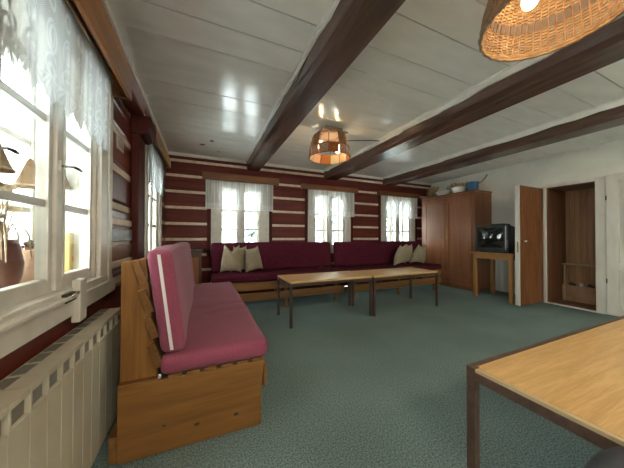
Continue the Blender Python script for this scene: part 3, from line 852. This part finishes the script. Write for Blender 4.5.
m = MB(); [m.box(-.004,.001,-.242,-.23,.10+.03*k,.112+.03*k,'silver') for k in range(4)]; m.build('control_buttons', tv)
rc = MB().rbox(-.05, .15, -.11, .09, .0, .03, .012, 'black', 4).build('set_top_box', loc=(4.47, 2.50, .771+.447)); tag(rc, 'flat black box lying on top of the television', 'set-top box')

# ------------------------------------------------------------------ doors on the right wall
# open leaf, perpendicular to the wall
leaf = bpy.data.objects.new('door_1', None); C.objects.link(leaf); leaf.location = (DX-.002, 2.10, 0); struct(leaf)
m = MB(); nb = 6; Lf = .645
for k in range(nb):
    a = -Lf+.012+(Lf-.012)*k/nb; m.box(a+.0015, a+(Lf-.012)/nb-.0015, 0, .055, .012, 1.80, 'leafwood')
m.box(-Lf+.014, -.004, .006, .052, .014, 1.798, 'gap')
m.build('boards', leaf, bevel=.002)
m = MB(); m.box(-Lf, -Lf+.012, .0, .059, .012, 1.80, 'whitewood'); m.box(-Lf, -.0, .0555, .060, .012, 1.80, 'whitewood'); m.build('painted_edge', leaf, bevel=.002)
m = MB(); m.box(-Lf-.003, -Lf-.0, .015, .033, .80, .96, 'brass'); m.build('lock_plate', leaf)
m = MB(); m.tube([(-Lf+.055,-.001,.97),(-Lf+.055,-.03,.97),(-Lf+.062,-.042,.97),(-Lf+.11,-.042,.968)], .008, 'chrome', 8); m.build('door_handle', leaf)
# frames round the opening
m = MB(); fx0, fx1 = DX-.022, DX+.0
m.box(fx0, fx1, DY1, DY1+.03, 0, DZ+.03, 'whitewood'); m.box(fx0, fx1, DY0-.10, DY0, 0, DZ+.05, 'whitewood'); m.box(fx0, fx1, DY0, DY1, DZ, DZ+.05, 'whitewood')
m.box(DX-.022, DX+.02, DY0, DY1, .0, .018, 'whitewood')
struct(m.build('trim_11', bevel=.004))
# closed white panelled door
d2_ = bpy.data.objects.new('door_2', None); C.objects.link(d2_); d2_.location = (DX, DY0-.102, 0); struct(d2_)
m = MB(); w2 = .80
def fr(y0, y1, z0, z1): m.box(-.034, -.0, y0, y1, z0, z1, 'whitewood')
fr(-.11, 0, .01, 1.86); fr(-w2, -w2+.11, .01, 1.86); fr(-w2+.11, -.11, .01, .14); fr(-w2+.11, -.11, .60, .70); fr(-w2+.11, -.11, 1.76, 1.86)
m.box(-.006, 0, -w2+.11, -.11, .14, .60, 'whitewood'); m.box(-.006, 0, -w2+.11, -.11, .70, 1.76, 'whitewood')
m.build('frame', d2_, bevel=.006)
for z0, z1 in ((.175,.565), (.735,1.725)): B(-.020, -.006, -w2+.145, -.145, z0, z1, 'whitewood').build('raised_panel', d2_, bevel=.006)
for z in (.45, 1.55): MB().tube([(-.038,-.004,z-.03),(-.038,-.004,z+.03)], .006, 'darkmetal', 8).build('hinge', d2_)
struct(B(DX-.014, DX-.0, YF, DY0-.102-w2-.01, 0, .09, 'whitewood').build('baseboard_right', bevel=.004))

# closet shelf, box of shoes
sh = thing('shoe_shelf', 'pale wooden shelf with one post inside the dark closet', 'shelf', (5.33, DY0+.014, .0))
B(0, .175, 0, .50, .588, .603, 'tableedge').build('shelf_board', sh, bevel=.003)
B(.005, .025, .455, .475, .012, .584, 'tableedge').build('post', sh, bevel=.003)
bx = thing('shoe_box', 'open brown wooden box of shoes on the closet floor', 'box', (5.362, DY0+.02, .013))
m = MB(); m.box(-.0, .012, 0, .50, 0, .25, 'card'); m.box(.13, .142, 0, .50, 0, .25, 'card'); m.box(.012, .13, 0, .012, 0, .25, 'card'); m.box(.012, .13, .488, .50, 0, .25, 'card'); m.box(.012, .13, .012, .488, 0, .012, 'card')
m.build('box_body', bx, bevel=.002)
for k in range(4):
    m = MB(); mm = 'shoel' if k % 2 == 0 else 'shoe'
    m.sphere((0,0,.035), 0.036, mm, 1.5, .85, .8, 12, 8); m.sphere((-.035,0,.06), .034, mm, .9, .8, .8, 10, 6)
    o = m.build('shoe', loc=(5.432, DY0+.10+k*.105, .225), rot=(0,0,.2*(-1)**k+PI/2*0))
    tag(o, ['pale shoe at the right edge of the shoe box', 'dark shoe in the right half of the shoe box', 'pale shoe in the left half of the shoe box', 'dark shoe at the left end of the shoe box'][k], 'shoe', 'shoes in the closet box')

# ------------------------------------------------------------------ lamps
def ring(c, r, z, rad, m, mb, n=72, wav=0., nw=24, ph=0):
    pts = []
    for k in range(n):
        t = 2*PI*k/n; rr = r+wav*sin(nw*t+ph)
        pts.append((c[0]+rr*cos(t), c[1]+rr*sin(t), z))
    mb.tube(pts, rad, m, 5, True)
def wicker_lamp(loc):
    lp = thing('ceiling_lamp', 'large round wicker ceiling lamp in the upper right, lit bulb inside', 'lamp', loc)
    # z=0 is the ceiling
    MB().lathe([(.08,-.03),(.085,-.025),(.085,0)], 'wickerd', 24).build('ceiling_plate', lp)
    R0, R1, Z0, Z1 = .262, .165, -.36, -.05
    def rad(z):
        t = (z-Z0)/(Z1-Z0); return R0+(R1-R0)*t**1.3+.012*sin(PI*t)
    sh = bpy.data.objects.new('lamp_shade', None)
    m = MB(); ns = 54
    zs = [Z0+(Z1-Z0)*k/46 for k in range(47)]
    for i, z in enumerate(zs):
        if 17 < i < 23: continue
        ring((0,0), rad(z), z, .0034, 'wicker', m, 162, .0030, ns/2, (i % 2)*PI)
    for z in (Z0-.004, Z0+.010): ring((0,0), rad(Z0)+.002, z, .0085, 'wicker', m, 108, .003, 30, 0)
    ring((0,0), R1, Z1+.006, .008, 'wicker', m, 72)
    for k in range(ns):
        t = 2*PI*k/ns; m.tube([(rad(z)*cos(t), rad(z)*sin(t), z) for z in zs[::4]], .0035, 'wickerd', 5)
    shade = m.build('lamp_shade', lp)
    # ribbon band woven through the open middle
    m = MB(); za, zb = zs[17], zs[23]
    for k in range(ns):
        t0 = 2*PI*(k+.12)/ns; t1 = 2*PI*(k+.88)/ns
        ra, rb = rad(za)-.002, rad(zb)-.002
        q = [(ra*cos(t0), ra*sin(t0), za), (ra*cos(t1), ra*sin(t1), za), (rb*cos(t1), rb*sin(t1), zb), (rb*cos(t0), rb*sin(t0), zb)]
        q2 = [(x*.985, y*.985, z) for x, y, z in q]
        m.add(q+q2, [(0,1,2,3),(7,6,5,4),(0,4,5,1),(1,5,6,2),(2,6,7,3),(3,7,4,0)], 'ribbon')
    m.build('ribbon_band', shade)
    # top spokes
    m = MB()
    for k in range(12):
        t = 2*PI*k/12; m.tube([(.07*cos(t), .07*sin(t), -.03), (R1*cos(t), R1*sin(t), Z1+.004)], .005, 'wickerd', 6)
    for r in (.10,.13,.15): ring((0,0), r, -.037, .004, 'wicker', m, 60)
    m.build('shade_top', lp)
    bulb(lp, (-.025,.075,-.06), 1); bulb(lp, (-.025,-.065,-.06), 1)
    m = MB(); m.tube([(0,0,-.03),(0,0,-.08),(-.02,.06,-.085)], .008, 'wickerd', 8); m.tube([(0,0,-.08),(-.02,-.055,-.085)], .008, 'wickerd', 8); m.build('lamp_arm', lp)
    return lp
def bulb(lp, c, n):
    for k in range(n):
        dx = 0 if n == 1 else (-.12 if k == 0 else .12)
        x, y, z = c[0]+dx, c[1], c[2]
        MB().lathe([(.014,-.03),(.02,-.045),(.02,-.10),(.014,-.105)][::-1], 'plate', 14, (x, y, z)).build('lamp_holder', lp)
        MB().lathe([(.001,-.215),(.012,-.212),(.025,-.20),(.031,-.18),(.029,-.16),(.018,-.13),(.013,-.105)], 'bulb', 16, (x, y, z)).build('bulb', lp)
wicker_lamp((1.385, .545, ZC-.003))
def patch_lamp(loc):
    lp = thing('ceiling_lamp', 'patchwork ceiling lamp with orange panels between the first and second beam', 'lamp', loc)
    m = MB(); m.box(-.165, .165, -.165, .165, -.070, -.052, 'plate2'); m.box(-.12,.12,-.12,.12,-.052,0,'plate2'); m.build('ceiling_plate', lp, bevel=.004)
    N = 12; R = [(.255,-.345), (.250,-.235), (.205,-.085)]
    rows = [(R[0], R[1]), (R[1], R[2])]
    fr = MB(); rnd = random.Random(4)
    def P(r, z, k, s=1): t = 2*PI*k/N; return (r*s*cos(t), r*s*sin(t), z)
    for (r, z) in R:
        fr.tube([P(r, z, k) for k in range(N)], .006, 'wickerd', 6, True)
    for k in range(N):
        fr.tube([P(*R[0], k), P(*R[1], k), P(*R[2], k)], .005, 'wickerd', 6)
    for r in (.12, .15): fr.tube([P(r, -.07, k) for k in range(N)], .004, 'wickerd', 6, True)
    frm = fr.build('lamp_shade', lp)
    for ri, (a, b) in enumerate(rows):
        for k in range(N):
            if ri == 1 and k % 3 != 0: continue        # open panels that show the bulbs
            q = [Vector(P(*a, k+.05)), Vector(P(*a, k+.95)), Vector(P(*b, k+.95)), Vector(P(*b, k+.05))]
            s_ = cos(PI/N)*1.01
            q = [Vector((v.x*(s_ if True else 1), v.y*s_, v.z)) for v in q]
            q2 = [Vector((v.x*.99, v.y*.99, v.z)) for v in q]
            mm = [['patchp','patcho','patchc'],['patchd','wickerd','patchd']][ri][(k*2+ri) % 3]
            m = MB().add(q+q2, [(0,1,2,3),(7,6,5,4),(0,4,5,1),(1,5,6,2),(2,6,7,3),(3,7,4,0)], mm)
            c = sum(q, Vector())/4; nrm = (q[1]-q[0]).cross(q[3]-q[0]).normalized()
            if nrm.dot(c-Vector((0,0,c.z))) < 0: nrm = -nrm
            e1 = (q[1]-q[0]).normalized(); e2 = nrm.cross(e1)
            for (du, dv) in ((0,0),(.028,.028),(-.028,-.028),(.028,-.028),(-.028,.028)):
                cc = c+e1*du+e2*dv+nrm*.002
                m.obox(cc, e1*.006, e2*.006, nrm*.0012, 'wickerd' if (du or k % 2) else 'patchc')
            m.build('patch_panel', frm)
    bulb(lp, (0,0,-.05), 2)
    return lp
patch_lamp((1.425, 2.70, ZC-.003))
cb = MB().tube([(1.575,2.70,2.262), (1.66,2.70,2.255), (1.85,2.69,2.285), (2.05,2.68,2.315), (2.19,2.67,2.325)], .005, 'cable', 6).build('cable')
tag(cb, 'thin black cable running from the patchwork lamp to the beam', 'cable')

# ------------------------------------------------------------------ things between the panes of the near left window
S = WZ0+.013
XM = -.66
pt_ = thing('flower_pot', 'dark brown clay pot on the sill holding pale dried flowers', 'pot', (XM, 1.235, S))
MB().lathe([(.034,0),(.042,.01),(.060,.07),(.064,.12),(.052,.19),(.046,.205),(.041,.205),(.047,.18),(.04,.02),(.001,.018)], 'terra', 22).build('pot_body', pt_)
dp = MB(); rnd = random.Random(3)
for k in range(16):
    a = rnd.uniform(0, 2*PI); r = rnd.uniform(.02, .055); h = rnd.uniform(.27, .40); x, y = r*cos(a)*1.0, r*sin(a)*1.9
    dp.tube([(0,0,.03), (x*.4, y*.4, .2), (x, y, h)], .0028, 'shroom', 5)
    dp.sphere((x, y, h), rnd.uniform(.018,.026), 'shroom', 1.0, 1.4, .55, 10, 6)
for k in range(14):
    a = rnd.uniform(0, 2*PI); r = rnd.uniform(.045, .075); x, y = r*cos(a), r*sin(a)*1.3
    dp.tube([(.02*cos(a),.02*sin(a),.2), (x*.7,y*.7,.265), (x,y,.22), (x*1.1,y*1.1,.13)], [.002,.0035,.0035,.002], 'shroom', 5)
fl = dp.build('dried_flowers', loc=(XM, 1.235, S)); tag(fl, 'pale dried flowers and drooping petals standing in the dark clay pot', 'dried flowers')
jar = MB().lathe([(.038,0),(.042,.004),(.042,.155),(.038,.16),(.034,.155),(.034,.01),(.001,.008)], 'jarwood', 22).build('wooden_jar', loc=(XM, 1.425, S)); tag(jar, 'pale pinkish wooden jar between the panes beside the clay pot', 'jar')
m = MB()
for k in range(26):
    a = rnd.uniform(0, 2*PI); r = rnd.uniform(0, .034); h = rnd.uniform(.165,.20)
    m.tube([(r*.6*cos(a), r*.6*sin(a), .02), (r*cos(a), r*sin(a), h)], .002, 'dried', 4); m.sphere((r*cos(a), r*sin(a), h), .007, 'seed', n=6, k=4)
o = m.build('seed_heads', loc=(XM, 1.425, S)); tag(o, 'small dark seed heads poking out of the wooden jar', 'dried flowers')
tn = thing('printed_tin', 'yellow square tin printed with orange pumpkins on the window sill', 'tin', (XM, 1.735, S), 0)
B(-.04, .04, -.085, .085, 0, .235, 'tin').build('tin_body', tn, bevel=.006)
m = MB()
for (cy, cz, r) in ((.02,.065,.045), (-.045,.10,.026), (.03,.19,.035)):
    for s_ in (-1.,-.5,0,.5,1.):
        m.sphere((.040, cy+s_*r*.6, cz), r*.62, 'pumpkin' if s_ else 'pumpd', .06, .55, 1.0, 10, 8)
    m.box(.040,.0425, cy-.004, cy+.004, cz+r*.6, cz+r*.95, 'pumpd')
m.build('pumpkin_print', tn)
cd = thing('candle', 'white candle standing in front of the outer pane on the pumpkin tin', 'candle', (XM, 1.71, S+.236))
MB().lathe([(.024,0),(.024,.06),(.018,.064),(.001,.062)], 'candle', 16).build('wax', cd)
MB().tube([(0,0,.06),(0,.002,.075)], .0015, 'bagd', 5).build('wick', cd)
bellc = translucent('woven straw bell', (.32,.21,.12), (.42,.28,.16), .4)
def bell(label, y, z, s_, x=XM):
    b = thing('hanging_bell', label, 'ornament', (x, y, z), 0, 'straw bells hanging between the window panes')
    m = MB()
    pr = [(.055,0),(.050,.012),(.036,.05),(.020,.10),(.012,.125),(.004,.14)]
    pr = [(r*s_, h*s_) for r, h in pr]; m.lathe(pr+[(pr[-2][0]*.8, pr[-2][1]-.004)]+[(r*.93, h-.001) for r, h in pr[-3::-1]], bellc, 22)
    m.build('bell_body', b)
    MB().lathe([(.050*s_,.004),(.058*s_,-.004),(.060*s_,-.0),(.055*s_,.008)], 'wicker', 22).build('rim', b)
    MB().tube([(0,0,.138*s_),(0,0,WZ1-.013-z)], .0012, 'straw', 4).build('cord', b)
bell('larger straw bell hanging between the panes above the wooden jar', 1.41, 1.235, .85)
bell('straw bell hanging at the left edge beside the window handle', 1.215, 1.26, .85)
bell('straw bell hanging in the right-hand casement near the handle', 1.645, 1.275, .85, -.665)
# ornaments on the back window panes (window sticker drops)
for (x, z, s_, lb_) in ((.42, 1.31, 1, 'tiny grey hanging ornament in the left sash of the leftmost back window'), (.80, 1.05, 1.6, 'grey leaf-shaped hanging ornament in the right sash of the leftmost back window')):
    m = MB(); m.sphere((0,0,0), .022*s_, 'linen', .7, .2, 1.2, 10, 8); m.sphere((0,0,.03*s_), .01*s_, 'linen', .7, .3, 1, 8, 6)
    m.tube([(0,0,.03*s_), (0,0,WZ1-.013-z)], .001, 'straw', 4)
    tag(m.build('window_ornament', loc=(x, YB+.10, z)), lb_, 'ornament')

# ------------------------------------------------------------------ outdoors
gnd = MB(); gnd.box(-60, 60, -60, 80, -.9, -.7, 'snow'); struct(gnd.build('ground'))
def tree(x, y, h, seed, label):
    t_ = thing('conifer', label, 'tree', (x, y, -.7), 0, 'snowy conifers outside the windows'); rnd = random.Random(seed)
    MB().lathe([(.16,0),(.12,h*.4),(.03,h*.95)], 'bark', 8).build('trunk', t_)
    m = MB(); n = 13
    for k in range(n):
        z = h*(.12+.86*k/n); r = h*.26*(1-k/n)+.12
        for j in range(14):
            a = 2*PI*j/14+k*.6+rnd.uniform(-.15,.15); rr = r*rnd.uniform(.75,1.1)
            p0 = Vector((0,0,z+.25*r)); p1 = Vector((rr*cos(a), rr*sin(a), z-.22*r)); s_ = Vector((-sin(a), cos(a), 0))*rr*.22
            mid = (p0+p1)/2+Vector((0,0,.08*r))
            m.add([p0, mid+s_, p1, mid-s_, mid-Vector((0,0,.12*r))], [(0,1,2,3),(0,1,4),(1,2,4),(2,3,4),(3,0,4)], 'conifer')
    m.build('crown', t_)
tree(3.2, 15, 7, 1, 'snowy conifer seen through the middle back window'); tree(8.5, 16, 8, 2, 'snowy conifer left of the pair behind the right back window')
tree(12.0, 14, 6.5, 3, 'snowy conifer right of the pair behind the right back window'); tree(5.6, 19, 9, 4, 'tall snowy conifer farthest behind the middle back window')
sb = MB(); sb.sphere((0,0,.75), .8, 'leafgreen', 1, 1, 1.1, 14, 10)
for k in range(40):
    a = random.uniform(0, 6.28); e = random.uniform(0, 1.5); sb.sphere((.7*cos(a)*cos(e), .7*sin(a)*cos(e), .75+.75*sin(e)), random.uniform(.12,.22), 'leafgreen', n=8, k=6)
tag(sb.build('shrub', loc=(-5.2, 10.6, -.7)), 'rounded green shrub on the snow outside the near left window', 'shrub')
tree(-11, 13.5, 5, 5, 'snowy conifer outside the left windows')

# ------------------------------------------------------------------ light
W = bpy.data.worlds.new('World'); bpy.context.scene.world = W; W.use_nodes = True
bg = W.node_tree.nodes['Background']; bg.inputs[0].default_value = (.97,.985,1.0,1); bg.inputs[1].default_value = 3.0
def portal(loc, rot, sx, sz):
    l = bpy.data.lights.new('window_portal', 'AREA'); l.shape = 'RECTANGLE'; l.size = sx; l.size_y = sz; l.cycles.is_portal = True
    o = bpy.data.objects.new('window_portal', l); C.objects.link(o); o.location = loc; o.rotation_euler = rot
zc = (WZ0+WZ1)/2; hh = WZ1-WZ0
for c, h in back_w: portal((c, YB+TH+.01, zc), (-PI/2,0,0), 2*h, hh)
for c, h in left_w: portal((XL-TH-.01, c, zc), (0,-PI/2,0), hh, 2*h)
for c, h in fill_w: portal((c, YF-TH-.01, 1.225), (PI/2,0,0), 2*h, 1.75)
def lamp(x, y, z, p, r=.03, c=(1,.76,.48)):
    l = bpy.data.lights.new('bulb_light', 'POINT'); l.energy = p; l.color = c; l.shadow_soft_size = r
    o = bpy.data.objects.new('bulb_light', l); C.objects.link(o); o.location = (x, y, z)
for (x_, y_) in ((.4, -1.1), (2.9, -1.1)):  # fill globes behind the camera, added to lift the room light
    g_ = thing('ceiling_lamp', 'unseen opal globe added as fill light on the ceiling, window end' if x_ < 1 else 'unseen opal globe added as fill light on the ceiling, far end', 'lamp', (x_, y_, ZC-.003))
    MB().lathe([(.09,-.02),(.09,0)], 'plate', 20).build('ceiling_plate', g_)
    MB().lathe([(.001,-.26),(.07,-.25),(.12,-.20),(.135,-.14),(.12,-.08),(.07,-.03),(.06,-.02)], 'opal', 24).build('fill_globe', g_)
lamp(1.36, .62, 2.065, .2, .035); lamp(1.36, .48, 2.065, .17, .035)
lamp(1.305, 2.70, 2.135, .09, .033); lamp(1.545, 2.70, 2.135, .09, .033)

# ------------------------------------------------------------------ camera
cam = bpy.data.cameras.new('camera'); co = bpy.data.objects.new('camera', cam); C.objects.link(co)
cam.sensor_width = 36; cam.lens = 246.67/624*36; cam.clip_start = .02
yaw, pitch, roll = .415277, .0106526, .0017032
F = Vector((sin(yaw)*cos(pitch), cos(yaw)*cos(pitch), sin(pitch))); Rr = Vector((cos(yaw), -sin(yaw), 0)); U = Rr.cross(F)
r2 = cos(roll)*Rr+sin(roll)*U; u2 = -sin(roll)*Rr+cos(roll)*U
mw = Matrix((( r2.x, u2.x, -F.x, 0), (r2.y, u2.y, -F.y, 0), (r2.z, u2.z, -F.z, 1.03), (0,0,0,1)))
co.matrix_world = mw
sc_ = bpy.context.scene; sc_.camera = co
vs_ = sc_.view_settings; vs_.view_transform = 'Standard'; vs_.look = 'None'; vs_.gamma = 1; vs_.use_curve_mapping = False; vs_.exposure = 2.85
cy = sc_.cycles; cy.max_bounces = 10; cy.diffuse_bounces = 6; cy.glossy_bounces = 4; cy.transparent_max_bounces = 24; cy.sample_clamp_indirect = 8; cy.caustics_reflective = False; cy.caustics_refractive = False
